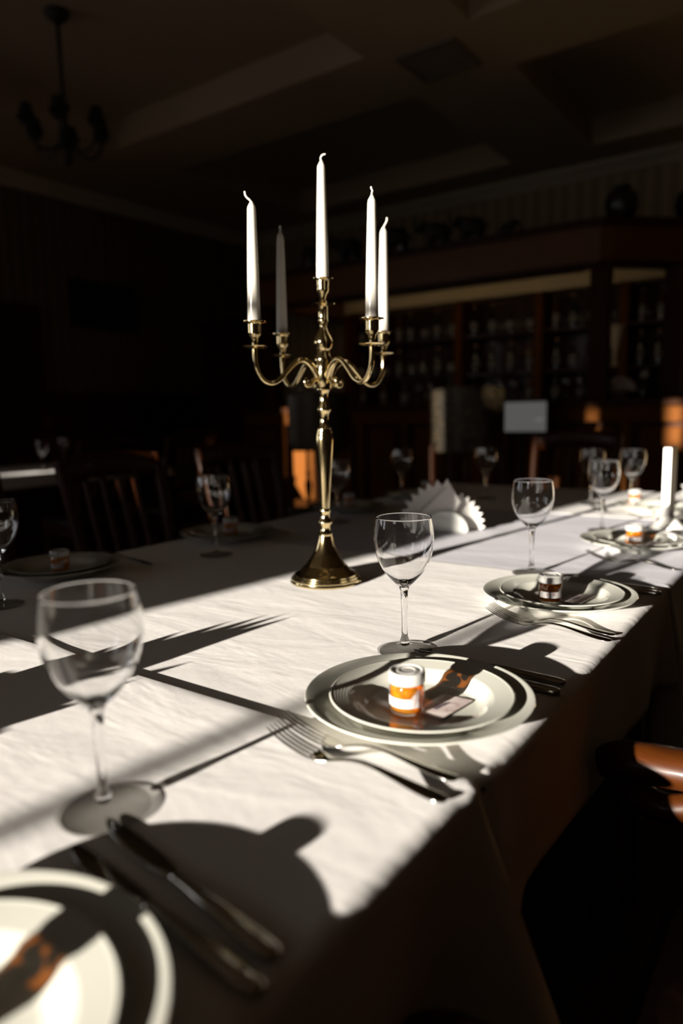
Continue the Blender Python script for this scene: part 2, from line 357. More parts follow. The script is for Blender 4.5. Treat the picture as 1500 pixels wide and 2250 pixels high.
# ------------------------------------------------------------------ tables and cloths
TZ0 = .75
def table(loc, sx, sy, label):
    t = thing('dining_table', label, 'table', loc)
    MB().box((0, 0, .725), (sx, sy, .036)).build('tabletop', 'wood', t, False, bevel=.004)
    MB().bx(-sx / 2 + .06, sx / 2 - .06, -sy / 2 + .06, -sy / 2 + .085, .62, .705).bx(-sx / 2 + .06, sx / 2 - .06, sy / 2 - .085, sy / 2 - .06, .62, .705).build('apron', 'wood', t, False)
    for i in (-1, 1):
        for j in (-1, 1):
            MB().box((i * (sx / 2 - .08), j * (sy / 2 - .08), .353), (.06, .06, .706)).build('leg', 'wood', t, False, bevel=.004)
    return t
def cloth(x0, x1, y0, y1, top, drop, flare, label, mat, seed, corner=1.0, name='tablecloth', tight=()):
    """a cloth lying on a table: flat top, rounded edge, skirt with folds; tight = sides squeezed against the next table"""
    rnd = random.Random(seed); er = .016; cr = .02
    per = []                                    # perimeter: point, outward normal, corner weight, side
    def side(p, q, nrm, nm, n):
        for i in range(n):
            s = (i + .5) / n; per.append((p[0] + (q[0] - p[0]) * s, p[1] + (q[1] - p[1]) * s, nrm, nm, s * math.dist(p, q), math.dist(p, q)))
    def corner_(c, a0):
        for i in range(9):
            a = a0 + (pi / 2) * i / 8; per.append((c[0] + cr * cos(a), c[1] + cr * sin(a), (cos(a), sin(a)), 'c', 0, 1))
    side((x0 + cr, y0), (x1 - cr, y0), (0, -1), 'y0', 44); corner_((x1 - cr, y0 + cr), -pi / 2)
    side((x1, y0 + cr), (x1, y1 - cr), (1, 0), 'x1', 40); corner_((x1 - cr, y1 - cr), 0)
    side((x1 - cr, y1), (x0 + cr, y1), (0, 1), 'y1', 44); corner_((x0 + cr, y1 - cr), pi / 2)
    side((x0, y1 - cr), (x0, y0 + cr), (-1, 0), 'x0', 40); corner_((x0 + cr, y0 + cr), pi)
    n = len(per); vs_ = []; rings = []
    corners = [(x0, y0), (x1, y0), (x1, y1), (x0, y1)]
    ph = [rnd.uniform(0, 6.28) for _ in range(4)]
    def er_(p):                                  # edge radius: small where the cloth meets its neighbour
        if p[3] in tight: return .003
        return er if p[3] != 'c' else .010
    def ring(fn): rings.append(len(vs_)); vs_.extend(fn(p) for p in per)
    def inner(p):
        return (min(max(p[0], x0 + cr), x1 - cr), min(max(p[1], y0 + cr), y1 - cr), top)
    ring(inner)
    for a in (0, 22, 45, 68, 90):
        ar = R_(a); ring(lambda p: (p[0] - p[2][0] * er_(p) * (1 - sin(ar)), p[1] - p[2][1] * er_(p) * (1 - sin(ar)), top - er_(p) * (1 - cos(ar))))
    for kx in range(1, 15):
        q = kx / 14
        def fn(p):
            dc = min(math.dist((p[0], p[1]), c) for c in corners)
            g = math.exp(-(dc / .055) ** 2) * corner
            hol = math.exp(-((dc - .12) / .06) ** 2) * corner
            if p[3] in tight: return (p[0], p[1], top - er_(p) - q * min(drop, .30))
            s = p[4]
            wav = .5 + .5 * sin(s * 17 + ph[0] + 1.3 * sin(s * 5 + ph[1])) if p[3] != 'c' else .5
            d = drop * (1 + .55 * g)
            out = q * (flare * (.35 + .65 * wav) + .40 * drop * g - .02 * hol)
            out = max(out, 0.0005)
            return (p[0] + p[2][0] * out, p[1] + p[2][1] * out, top - er_(p) - q * d * (1 - .05 * g))
        ring(fn)
    fs = []
    for A, B in zip(rings, rings[1:]):
        for i in range(n):
            j = (i + 1) % n; fs.append((A + i, B + i, B + j, A + j))
    # flat middle: a grid with the same divisions as the edge, lightly rumpled
    gx = [x0 + cr] + sorted({round(p[0], 6) for p in per if p[3] == 'y0'}) + [x1 - cr]
    gy = [y0 + cr] + sorted({round(p[1], 6) for p in per if p[3] == 'x1'}) + [y1 - cr]
    o0 = len(vs_)
    for iy, y in enumerate(gy):
        for ix, x in enumerate(gx):
            e = min(1, min(x - gx[0], gx[-1] - x, y - gy[0], gy[-1] - y) / .06)
            h = noise.noise(Vector((x * 3.1 + seed, y * 8, seed * 1.7))) * .0007 + noise.noise(Vector((x * 9, y * 15 + x * 9, seed * 2.7))) * .0002
            vs_.append((x, y, top + e * (h - .0004)))
    w = len(gx)
    for iy in range(len(gy) - 1):
        for ix in range(w - 1): q = o0 + iy * w + ix; fs.append((q, q + 1, q + w + 1, q + w))
    mb = MB(); mb.add(vs_, fs)
    o = mb.build(name, mat, None, True, angle=180, weld=True)
    so = o.modifiers.new('thick', 'SOLIDIFY'); so.thickness = .0012; so.offset = -1
    return tag(o, label, 'tablecloth', 'white cloths on the long banquet table')
TX0, TX1 = -1.56, -.257
YS = [(-.30, .588), (.591, 1.466), (1.469, 2.346), (2.349, 3.12)]
DIP = .002; RISE = .0055                                  # the nearest table stands a little higher than the next one
tl = ['dining table under the nearest white cloth, its corner by the wooden armrest', 'dining table under the cloth that carries the gold candelabra',
      'dining table under the lavender-white cloth behind the gold candelabra', 'dining table at the far end of the banquet row, nearest the bar']
cl = ['white linen tablecloth nearest the viewer, its corner hanging in a deep cone fold', 'white sunlit linen tablecloth under the gold candelabra with a short dark side drop',
      'pale lavender-white tablecloth behind the gold candelabra, under the white napkin holder', 'white tablecloth at the far end of the row, nearest the bar']
drops = [(.34, .05, 1.0), (.155, .012, .35), (.27, .03, .4), (.25, .03, .6)]
for i, (y0, y1) in enumerate(YS):
    table(((TX0 + TX1) / 2, (y0 + y1) / 2, (RISE if i == 0 else 0) - (DIP if i > 1 else 0)), TX1 - TX0 - .008, y1 - y0 - .008, tl[i])
    tight = (('y1',) if i < 3 else ()) + (('y0',) if i > 0 else ())
    d, f, c = drops[i]
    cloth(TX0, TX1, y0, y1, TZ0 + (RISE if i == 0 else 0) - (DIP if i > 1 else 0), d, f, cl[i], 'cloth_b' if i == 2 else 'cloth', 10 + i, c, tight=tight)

# ------------------------------------------------------------------ candelabra with five candles
CB = (-.875, 1.166)
PROF = [(0, 0), (.0745, 0), (.0755, .003), (.0735, .006), (.0735, .009), (.070, .0105), (.0695, .0135), (.066, .015), (.0655, .018), (.062, .0195), (.053, .0255), (.0445, .0355), (.0425, .0362), (.039, .0425), (.0289, .0572), (.0216, .0719), (.0163, .0895), (.0144, .0992), (.0152, .1005), (.0149, .1031), (.0122, .107), (.0105, .112), (.0105, .1206), (.0148, .1253), (.0148, .1288), (.0100, .134), (.0097, .1457), (.0112, .1496), (.0112, .1544), (.0092, .1563), (.0115, .19), (.0137, .2204), (.0172, .2677), (.0188, .2987), (.0178, .3099), (.0160, .3155), (.0165, .317), (.0141, .3211), (.0145, .3225), (.0119, .3260), (.0084, .3379), (.0094, .3499), (.0126, .3564), (.0150, .3595), (.0150, .362), (.0093, .3749), (.0084, .3906), (.0112, .3979), (.0158, .401), (.0158, .4089), (.0177, .412), (.0177, .442), (.0155, .4500), (.0192, .4580), (.0192, .4640), (.0143, .4708), (.0129, .4790), (.0171, .4835), (.0171, .4858), (.0196, .4907), (.0200, .4979), (.0166, .5069), (.0110, .5159), (.0064, .5275), (.0092, .5347), (.0108, .5375), (.0105, .540), (.0099, .5427), (.0099, .5659), (.0110, .567), (.0247, .5695), (.0250, .5708), (.0110, .5718), (.0055, .5801), (.0073, .5889), (.0120, .5945), (.0126, .5995), (.0114, .6136), (.0140, .6171), (.0216, .6190), (.0216, .6202), (.0130, .6200), (.0128, .606), (0, .606)]
CTILT = Matrix.Rotation(.014, 4, Vector((-.58, .8146, 0)))
cd = thing('candelabra', 'polished gold five-arm candelabra standing on the sunlit white cloth', 'candelabra', (*CB, TZ0))
cd.rotation_euler = CTILT.to_euler()
i_base = next(i for i, p in enumerate(PROF) if p[1] >= .1031); i_sock = next(i for i, p in enumerate(PROF) if p[1] >= .5718)
MB().lathe(PROF[:i_base + 1] + [(0, .1031)], 64).build('base', 'brass', cd)
MB().lathe([(0, .1031)] + PROF[i_base:i_sock + 1] + [(0, .5718)], 40).build('stem', 'brass', cd, angle=50)
SOCK = [(.0055, 0), (.0055, .008), (.0073, .017), (.0120, .0225), (.0130, .028), (.0116, .040), (.0145, .0448), (.0225, .0468), (.0225, .0482), (.0132, .0478), (.0128, .026), (0, .026)]
PAN = [(0, -.001), (.012, -.001), (.0225, .0015), (.0245, .0035), (.0240, .0042), (.012, .0015), (0, .0015)]
MB().lathe([(0, .5718)] + PROF[i_sock:], 36).build('candle_socket', 'brass', cd)
ARMS = []
for ang in (251.5, 341.5, 71.5, 161.5):
    a = R_(ang); ux, uy = cos(a), sin(a)
    prof = [(.040, .411), (.047, .418), (.046, .428), (.036, .430), (.024, .420), (.022, .412)]
    arm = [(.0155, .428), (.030, .448), (.048, .4585), (.066, .4545), (.085, .438), (.105, .419), (.125, .412), (.143, .420), (.155, .441), (.158, .462), (.158, .478)]
    ps = smooth_path([(r * ux, r * uy, z) for r, z in arm], 5)
    rr = lerp_list([.0085, .0068, .006, .0055, .0052, .005, .0048, .0048, .005, .0054, .006], 5)
    MB().tube(ps, rr, 14).build('arm', 'brass', cd)
    ps = smooth_path([(r * ux, r * uy, z) for r, z in [(.017, .424), (.026, .418), (.034, .409), (.042, .409), (.045, .416), (.041, .421)]], 4)
    MB().tube(ps, lerp_list([.005, .0045, .004, .004, .0045, .0055], 4), 10).build('scroll', 'brass', cd)
    c = (.158 * ux, .158 * uy, 0)
    MB().lathe(PAN, 32, (c[0], c[1], .477)).build('drip_pan', 'brass', cd)
    MB().lathe(SOCK, 32, (c[0], c[1], .4785)).build('candle_socket', 'brass', cd)
    ARMS.append(c)
def candle(loc, label, wick, ang):
    t = thing('taper_candle', label, 'candle', Vector((*CB, TZ0)) + CTILT @ Vector(loc), 0, 'tapers in the candelabra'); t.rotation_euler = CTILT.to_euler()
    MB().lathe([(0, 0), (.0124, 0), (.0125, .010), (.0113, .08), (.0098, .15), (.0079, .222), (.0072, .2275), (.0045, .2325), (.002, .237), (0, .2375)], 24).build('wax_body', 'wax', t)
    a = R_(ang); MB().tube(smooth_path([(d * cos(a), d * sin(a), .235 + h) for d, h in wick], 4), .00135, 8).build('wick', 'wick', t)
zs = .4785 + .0262
w1 = [(0, 0), (.001, .006), (-.003, .009), (-.006, .014), (-.006, .021)]
candle((ARMS[0][0], ARMS[0][1], zs), 'white taper candle on the front left arm, its wick crooked to the left', [(0, 0), (-.003, .005), (-.008, .009), (-.011, .014), (-.012, .020)], 30)
candle((ARMS[1][0], ARMS[1][1], zs), 'white taper candle on the front right arm with a short upright wick', [(0, 0), (0, .005), (.001, .009), (-.001, .013), (-.001, .016)], 30)
candle((ARMS[2][0], ARMS[2][1], zs), 'white taper candle on the back right arm, wick leaning right', [(0, 0), (.002, .005), (.005, .010), (.007, .015), (.007, .020)], 30)
candle((ARMS[3][0], ARMS[3][1], zs), 'shaded grey-looking taper candle on the back left arm', [(0, 0), (.001, .006), (-.001, .010), (.001, .014)], 30)
candle((0, 0, .606), 'tallest standing white taper candle, in the middle of the candelabra', [(0, 0), (-.001, .006), (.001, .011), (.005, .013), (.008, .0135)], 30)

# ------------------------------------------------------------------ wine glasses
GG = 'stemmed wine glasses on the long table'
def wine_glass(loc, label, group=GG):
    t = thing('wine_glass', label, 'wine glass', loc, 0, group)
    outer = [(.0073, .100), (.0152, .1075), (.0255, .119), (.0322, .1285), (.037, .138), (.0408, .149), (.0432, .1605), (.0441, .170), (.0438, .182), (.0425, .194), (.0411, .204), (.0408, .2058), (.0406, .2064), (.0402, .2066), (.0398, .2064), (.0396, .2058), (.0399, .204)]
    inner = [(.0413, .194), (.0426, .182), (.0429, .170), (.042, .1605), (.0396, .149), (.0357, .138), (.0308, .1285), (.0238, .119), (.013, .1105), (.005, .107), (0, .1065)]
    MB().lathe([(0, .1002), (.004, .1002)] + outer + inner, 56).build('bowl', 'glass', t, angle=180)
    MB().lathe([(0, .1003), (.0073, .0998), (.0057, .094), (.0050, .082), (.0044, .06), (.0042, .04), (.0046, .024), (.0072, .0165), (.0074, .0125), (.006, .0095), (0, .0095)], 28).build('stem', 'glass', t, angle=180)
    MB().lathe([(0, .0094), (.0075, .0092), (.016, .0068), (.027, .0045), (.0385, .003), (.0412, .0022), (.0410, .0008), (.039, .0002), (0, .0002)], 48).build('foot', 'foot', t, angle=60)
    for c in t.children: c.data.transform(Matrix.Scale(.984, 4, Vector((0, 0, 1))))
    return t
G = wine_glass((-.5194, .352, TZ0 + RISE), 'wine glass nearest the viewer, blurred, beyond the partly cropped plate')
for (x, y), lb in {
    (-.5125, .875): 'sharply focused wine glass behind the plate with the nearest honey jar',
    (-.530, 1.449): 'wine glass behind the second jar plate from the viewer, on the lavender cloth edge',
    (-.549, 2.07): 'blurred wine glass at the rim of the plate beside the brown menu stand',
    (-1.303, .692): 'wine glass cut by the left frame edge, by the leftmost plate',
    (-1.285, 1.25): 'wine glass in shade before the dark plate left of the candelabra',
    (-1.328, 1.844): 'wine glass half hidden behind the candelabra stem',
    (-1.442, 2.452): 'small wine glass just left of the white napkin holder',
    (-1.152, 2.621): 'small dim wine glass at the table end, in front of an orange glow',
    (-.741, 2.634): 'wine glass hidden behind another glass, left of the lit far jar',
    (-.600, 2.633): 'glinting wine glass right in front of the farthest jar'}.items():
    dup(G, (x, y, TZ0), 0, lb)

# ------------------------------------------------------------------ plates
def dinner_plate(loc, label):
    p = [(0, .0015), (.070, .0015), (.072, 0), (.078, 0), (.080, .003), (.105, .0125), (.134, .0222), (.1352, .0234), (.1345, .0244), (.131, .0242), (.098, .0140), (.090, .0085), (.082, .0052), (0, .0045)]
    return tag(_at(MB().lathe(p, 80).build('dinner_plate', 'porcelain', None, True, angle=50), loc), label, 'plate', 'large ivory plates under the smaller ones')
def _at(o, loc): o.location = loc; return o
def side_plate(loc, label):
    p = [(0, .003), (.056, .003), (.058, .0005), (.064, .0005), (.066, .0035), (.083, .0150), (.107, .0213), (.1085, .0223), (.1075, .0235)]
    q = 7
    for i in range(q):                      # fine pressed rings on the rim
        r = .106 - i * .0034; z = .0233 - i * .00070
        p += [(r, z), (r - .0017, z - .0011)]
    p += [(.0805, .0172), (.074, .0110), (.068, .0075), (.062, .0058), (0, .0055)]
    return tag(_at(MB().lathe(p, 80).build('soup_plate', 'porcelain', None, True, angle=60), loc), label, 'plate', 'small ivory plates stacked on the larger ones')
SET = [  # x, y, description of the setting
    (-.388, .137, 'cropped by the lower left corner', (-.400, .100)),
    (-.392, .700, 'with the pink card and the nearest jar', (-.391, .672)),
    (-.404, 1.244, 'under the second jar on the sunny side', (-.408, 1.212)),
    (-.410, 1.860, 'beside the brown menu stand, third jar on the sunny side', (-.410, 1.842)),
    (-.498, 2.560, 'farthest on the sunny side, beyond the menu stand', (-.585, 2.62)),
    (-1.449, .913, 'leftmost in the shade, cut by the left edge', (-1.425, .900)),
    (-1.432, 1.439, 'in the shade left of the candelabra base', (-1.42, 1.442)),
    (-1.455, 2.080, 'seen right behind the candelabra stem', (-1.46, 2.10)),
    (-1.405, 2.500, 'behind the white napkin holder in the shade', (-1.41, 2.60))]
DP = dinner_plate((SET[0][0], SET[0][1], TZ0 + RISE), ''); SP = side_plate((SET[0][0] + .006, SET[0][1] - .006, TZ0 + RISE + .0046), '')
for i, (x, y, d, j) in enumerate(SET):
    if i == 0: a, b = DP, SP
    else: a, b = dup(DP, (x, y, TZ0)), dup(SP, (x + .006, y - .004, TZ0 + .0046))
    a['label'] = 'large lower plate ' + d; b['label'] = 'smaller upper plate ' + d
PT = TZ0 + .0046 + .0056                                # level of the small plates' wells

# ------------------------------------------------------------------ honey jars
def honey_jar(loc, label, rz, nuts=True):
    t = thing('honey_jar', label, 'jar', loc, rz, 'small honey and nut jars on the plates')
    MB().lathe([(0, .0004), (.0165, .0004), (.0196, .003), (.0204, .006), (.0204, .031), (.0192, .0355), (.0180, .037), (.0180, .045), (.0172, .045), (.0172, .037), (.0184, .035), (.0194, .0305), (.0194, .0065), (.0180, .004), (0, .0035)], 36).build('glass_body', 'jar', t, angle=60)
    MB().lathe([(0, .0038), (.0178, .0042), (.0192, .0068), (.0192, .0303), (.0183, .0345), (.0170, .0365), (0, .0365)], 32).build('honey', 'honey', t, angle=60)
    rnd = random.Random(5)
    if nuts:
        for i in range(11):
            a = i * 2.4 + rnd.uniform(-.3, .3); r = .0140 if i < 9 else .004; z = .009 + (i % 4) * .0072
            nb = MB().lathe([(0, -.0078), (.003, -.006), (.0046, -.002), (.0043, .002), (.0026, .0058), (0, .0078)], 10)
            nb.xf(Matrix.Translation((r * cos(a), r * sin(a), z)) @ Matrix.Rotation(a + pi / 2 + rnd.uniform(-.5, .5), 4, 'Z') @ Matrix.Rotation(rnd.uniform(.9, 1.9), 4, 'Y'))
            nb.build('nut', 'nut', t)
    MB().lathe([(0, .0368), (.0160, .0368), (.0205, .0368), (.0214, .038), (.0214, .0485), (.0204, .0504), (.0185, .0508), (.0170, .0500), (.0160, .0490), (.0125, .0490), (.0118, .0500), (.0095, .0500), (.0088, .0492), (0, .0492)], 40).build('lid', 'lid', t, angle=35)
    vs_, fs = [], []; n = 22                       # paper label wrapped round the front
    for i in range(n + 1):
        a = -2.45 + 2.25 * i / n; lo, hi = .0115, .0225
        if i > n - 5: hi = .0225 + (i - n + 5) * .0022
        for r in (.0206, .0208):
            vs_ += [(r * cos(a), r * sin(a), lo), (r * cos(a), r * sin(a), hi)]
    for i in range(n):
        o = i * 4
        fs += [(o + 2, o + 3, o + 7, o + 6), (o, o + 4, o + 5, o + 1), (o + 1, o + 5, o + 7, o + 3), (o, o + 2, o + 6, o + 4)]
    fs += [(0, 1, 3, 2), (n * 4, n * 4 + 2, n * 4 + 3, n * 4 + 1)]
    MB().add(vs_, fs).build('label', 'jlabel', t)
    return t
JL = ['honey jar outside the left edge on the cropped nearest plate', 'amber honey jar with white lid on the nearest jar plate', 'amber honey jar with white lid on the second plate of the sunny side',
      'bright amber honey jar on the plate beside the menu stand', 'tiny blurred honey jar on the farthest sunny plate',
      'dim honey jar on the leftmost shaded plate', 'dim honey jar on the shaded plate left of the candelabra',
      'dim honey jar on the plate right behind the candelabra stem', 'small honey jar peeking out behind the white napkin holder']
J = None
for (x, y, d, j), lb, rz in zip(SET, JL, (0, 0, .35, .3, .2, 0.1, 0.1, .4, .2)):
    rz += -.15; pz = PT + (RISE if d.startswith('cropped') else 0)
    if J is None: J = honey_jar((*j, pz), lb, rz)
    else: dup(J, (*j, pz), rz, lb)

# ------------------------------------------------------------------ place cards
def place_card(loc, rz, label):
    t = thing('place_card', label, 'card', loc, rz, 'place cards on the plates')
    MB().box((0, 0, .0006), (.042, .066, .0008)).build('card_sheet', 'card', t, False)
    rnd = random.Random(3); pts = []
    for i in range(26):
        s = i / 25; pts.append((-.003 + .0042 * sin(i * 1.9) * (1 - .5 * s) + s * .004, -.013 + s * .024 + .0016 * cos(i * 1.9), .0013))
    MB().tube(pts, .00045, 5).build('handwriting', 'ink', t)
    return t
CARD = place_card((-.362, .704, PT + .0006), -.12, 'small pink marbled card with handwriting beside the nearest jar')
CARD.rotation_euler = (0, R_(-4), -.12)
c = dup(CARD, (-.372, 1.252, PT + .0012), -.1, 'small card lying in the shade by the second jar'); c.rotation_euler = (0, R_(-4), -.1)
c = dup(CARD, (-.368, 1.872, PT + .0012), -.1, 'small blurred card beside the jar nearest the menu stand'); c.rotation_euler = (0, R_(-4), -.1)

# ------------------------------------------------------------------ cutlery
def sweep_flat(st):
    """st: stations (x, z, half width, half thickness, y centre)"""
    vs_, fs = [], []; n = 8
    for x, z, w, h, yc in st:
        for j in range(n):
            a = 2 * pi * j / n + pi / 8; ca, sa = cos(a), sin(a)
            vs_.append((x, yc + w * math.copysign(abs(ca) ** .7, ca), z + h * sa))
    for i in range(len(st) - 1):
        for j in range(n):
            l = (j + 1) % n; fs.append((i * n + j, i * n + l, (i + 1) * n + l, (i + 1) * n + j))
    fs += [tuple(range(n))[::-1], tuple((len(st) - 1) * n + j for j in range(n))]
    return MB().add(vs_, fs)
def fork(loc, rz, label):
    t = thing('fork', label, 'fork', loc, rz, 'steel forks beside the plates')
    h = [(-.002, .0050, .0112, .0009, 0), (.006, .0036, .0110, .0009, 0), (.014, .0032, .0090, .0010, 0), (.024, .0050, .0050, .0013, 0), (.040, .0100, .0033, .0018, 0), (.058, .0130, .0032, .0019, 0), (.080, .0115, .0045, .0017, 0), (.105, .0070, .0070, .0015, 0), (.125, .0040, .0092, .0014, 0), (.140, .0026, .0100, .0014, 0), (.148, .0026, .0085, .0013, 0), (.152, .0026, .0045, .0012, 0)]
    sweep_flat(h).build('handle', 'steel', t, subsurf=1)
    for i in range(4):
        y = -.0096 + i * .0064
        sweep_flat([(.004, .0042, .0024, .0009, y), (-.012, .0066, .0023, .0011, y * .98), (-.030, .0110, .0021, .0010, y * .95), (-.046, .0170, .0017, .0009, y * .92), (-.058, .0235, .0008, .0006, y * .9)]).build('tine', 'steel', t, subsurf=1)
    return t
def knife(loc, rz, label):
    t = thing('table_knife', label, 'knife', loc, rz, 'steel knives beside the plates')
    sweep_flat([(.112, .0042, .0060, .0036, 0), (.122, .0042, .0042, .0040, 0), (.14, .0048, .0055, .0046, 0), (.18, .0052, .0076, .0050, 0), (.215, .0052, .0090, .0050, 0), (.228, .0050, .0085, .0047, 0), (.234, .0050, .0050, .0035, 0)]).build('handle', 'steel', t, subsurf=1)
    sweep_flat([(0, .0022, .0015, .0005, .004), (.008, .0022, .0052, .0007, .003), (.03, .0026, .0095, .0009, .001), (.07, .003, .0095, .0010, 0), (.105, .004, .0085, .0012, 0), (.113, .0042, .0060, .0022, 0)]).build('blade', 'steel', t, subsurf=1)
    return t
FK = fork((-.420, .532, TZ0 + RISE), -.01, 'front fork of the pair before the nearest jar plate')
dup(FK, (-.428, .562, TZ0 + RISE), .05, 'rear fork of the pair, lying close to the nearest jar plate')
dup(FK, (-.417, 1.084, TZ0), -.07, 'front fork of the pair before the second jar plate')
dup(FK, (-.420, 1.108, TZ0), -.02, 'rear fork of the pair, touching the second jar plate')
dup(FK, (-.42, 1.655, TZ0), -.13, 'fork before the plate beside the menu stand')
dup(FK, (-.64, 2.43, TZ0), -.35, 'bright blurred fork before the farthest sunny plate')
KN = knife((-.505, .340, TZ0 + RISE), -.16, 'dark table knife lying just beyond the cropped nearest plate')
dup(KN, (-.497, .300, TZ0 + RISE), -.1, 'table knife between the cropped plate and another knife')
dup(KN, (-.502, .878, TZ0), -.06, 'rear knife of the pair half hidden behind the nearest jar plate')
dup(KN, (-.498, .848, TZ0), -.07, 'front knife of the pair half hidden behind the nearest jar plate')
dup(KN, (-.500, 1.432, TZ0), -.09, 'rear knife poking out from behind the second jar plate')
dup(KN, (-.490, 1.404, TZ0), -.06, 'front knife poking out from behind the second jar plate')
dup(KN, (-1.33, 1.085, TZ0), pi - .1, 'dark knife on the shaded cloth beside the leftmost plate')
dup(KN, (-1.33, 1.605, TZ0), pi - .1, 'dark knife at the table edge beyond the shaded plate by the candelabra')

# ------------------------------------------------------------------ napkin holders
def napkin_holder(loc, rz, label):
    t = thing('napkin_holder', label, 'napkin holder', loc, rz, 'white half-round napkin holders')
    half = [(.068 * cos(pi * i / 20), .004 + .062 * sin(pi * i / 20)) for i in range(21)]
    for y in (-.034, .028): MB().prism(half, y, y + .006).build('end_plate', 'ceramic', t, bevel=.002)
    MB().bx(-.062, .062, -.029, .029, 0, .006).build('base', 'ceramic', t, False, bevel=.001)
    return t
NTH = 'first second third fourth fifth sixth seventh eighth'.split()
def napkins(loc, rz, seed, where):
    """two fans of folded paper napkins standing between the end plates"""
    rnd = random.Random(seed)
    def one(piv, y, th, ln, wd):
        a = R_(th); d = Vector((sin(a), cos(a))); s = Vector((cos(a), -sin(a)))
        p = [Vector((0, 0)), d * ln * .55 + s * wd, d * ln, d * ln * .55 - s * wd]
        mb = MB().prism([(piv + q.x, .010 + q.y) for q in p], y, y + .0011)
        o = mb.build('napkin', 'napkin', None, False)
        o.location = loc; o.rotation_euler = (0, 0, rz)
        return o
    g = 'fanned paper napkins ' + where
    for i in range(8): tag(one(.002, -.024 + i * .0021, 2 - i * 11.5, .148 - .001 * i, .040), NTH[i] + ' napkin of the left fan, counted from the upright one, ' + where, 'napkin', g)
    mb = MB().prism([(.004, .010), (.004, .132), (-.080, .048), (-.02, .012)], -.027, -.0259)
    o = mb.build('napkin', 'napkin', None, False); o.location = loc; o.rotation_euler = (0, 0, rz)
    tag(o, 'frontmost folded napkin with an upright edge ' + where, 'napkin', g)
    for i in range(8): tag(one(.006, .006 + i * .0021, 24 + i * 11, .112, .030), NTH[i] + ' napkin of the right fan, counted from the top, ' + where, 'napkin', g)
napkin_holder((-.945, 1.855, TZ0), .45, 'white half-round ceramic napkin holder in the shade behind the focused glass'); napkins((-.945, 1.855, TZ0), .45, 1, 'in the shaded holder')
napkin_holder((-.36, 2.87, TZ0), .5, 'sunlit white napkin holder behind the brown menu stand'); napkins((-.36, 2.87, TZ0), .5, 2, 'in the sunlit holder')
napkin_holder((-.885, .06, TZ0 + RISE), -.75, 'napkin holder outside the left edge that casts the jagged shadow'); napkins((-.885, .06, TZ0 + RISE), -.75, 3, 'beyond the left edge')

# ------------------------------------------------------------------ menu stand
ms = thing('menu_stand', 'upright brown menu stand with a bright white edge on a white cone foot', 'menu stand', (-.402, 2.215, TZ0))
MB().lathe([(0, 0), (.048, 0), (.048, .004), (.040, .010), (.022, .030), (.013, .048), (0, .048)], 32).build('foot', 'menu_w', ms)
MB().bx(-.010, .010, -.040, -.036, .035, .235).build('white_edge', 'menu_w', ms, False)
MB().bx(-.010, .010, -.036, .050, .035, .238).build('board', 'menu_b', ms, False, bevel=.001)

# ------------------------------------------------------------------ chairs
def chair(loc, rz, label, back='slat', group='dark wooden chairs round the long table', seat='leather'):
    """faces +Y in its own frame"""
    t = thing('dining_chair', label, 'chair', loc, rz, group)
    MB().box((0, 0, .445), (.44, .42, .05)).build('seat', seat, t, True, bevel=.015)
    MB().bx(-.21, .21, -.20, -.18, .36, .42).bx(-.21, .21, .18, .20, .36, .42).bx(-.21, -.19, -.18, .18, .36, .42).bx(.19, .21, -.18, .18, .36, .42).build('apron', 'wood', t, False)
    for s in (-1, 1):
        MB().tube([(s * .19, .18, .42), (s * .19, .18, .2), (s * .19, .185, 0)], [.021, .018, .014], 10).build('leg', 'wood', t)
        MB().tube(smooth_path([(s * .195, -.26, 0), (s * .195, -.19, .42), (s * .2, -.20, .60), (s * .212, -.245, .82), (s * .216, -.285, .965)], 4), .02, 10).build('leg', 'wood', t)
    rail = smooth_path([(-.225, -.272, .92), (-.11, -.305, .935), (0, -.315, .94), (.11, -.305, .935), (.225, -.272, .92)], 4)
    MB().tube(rail, .045, 12, (.35, 1)).build('top_rail', 'wood', t)
    MB().tube([(-.2, -.205, .60), (0, -.222, .60), (.2, -.205, .60)], .018, 8, (.6, 1)).build('lower_rail', 'wood', t)
    if back == 'slat':
        for x in (-.11, -.037, .037, .11): MB().tube([(x, -.216, .6), (x, -.255, .75), (x, -.295, .91)], .016, 8, (1, .4)).build('back_slat', 'wood', t)
    MB().tube([(-.19, .18, .16), (-.19, -.22, .16)], .011, 8).build('stretcher', 'wood', t); MB().tube([(.19, .18, .16), (.19, -.22, .16)], .011, 8).build('stretcher', 'wood', t)
    return t
CH = chair((-1.86, .93, 0), -pi / 2, 'dark slat-back chair at the leftmost shaded plate')
dup(CH, (-1.84, 1.59, 0), -pi / 2 + .08, 'dark chair by the plate left of the candelabra, its post edged orange')
dup(CH, (-1.86, 2.22, 0), -pi / 2 - .05, 'dark chair at the plate behind the candelabra stem')
dup(CH, (-1.14, 3.42, 0), pi - .05, 'reddish wooden chair at the far table end before the bar')
dup(CH, (.06, 1.80, 0), pi / 2 + .1, 'dark chair right of the table beside the menu stand plate')
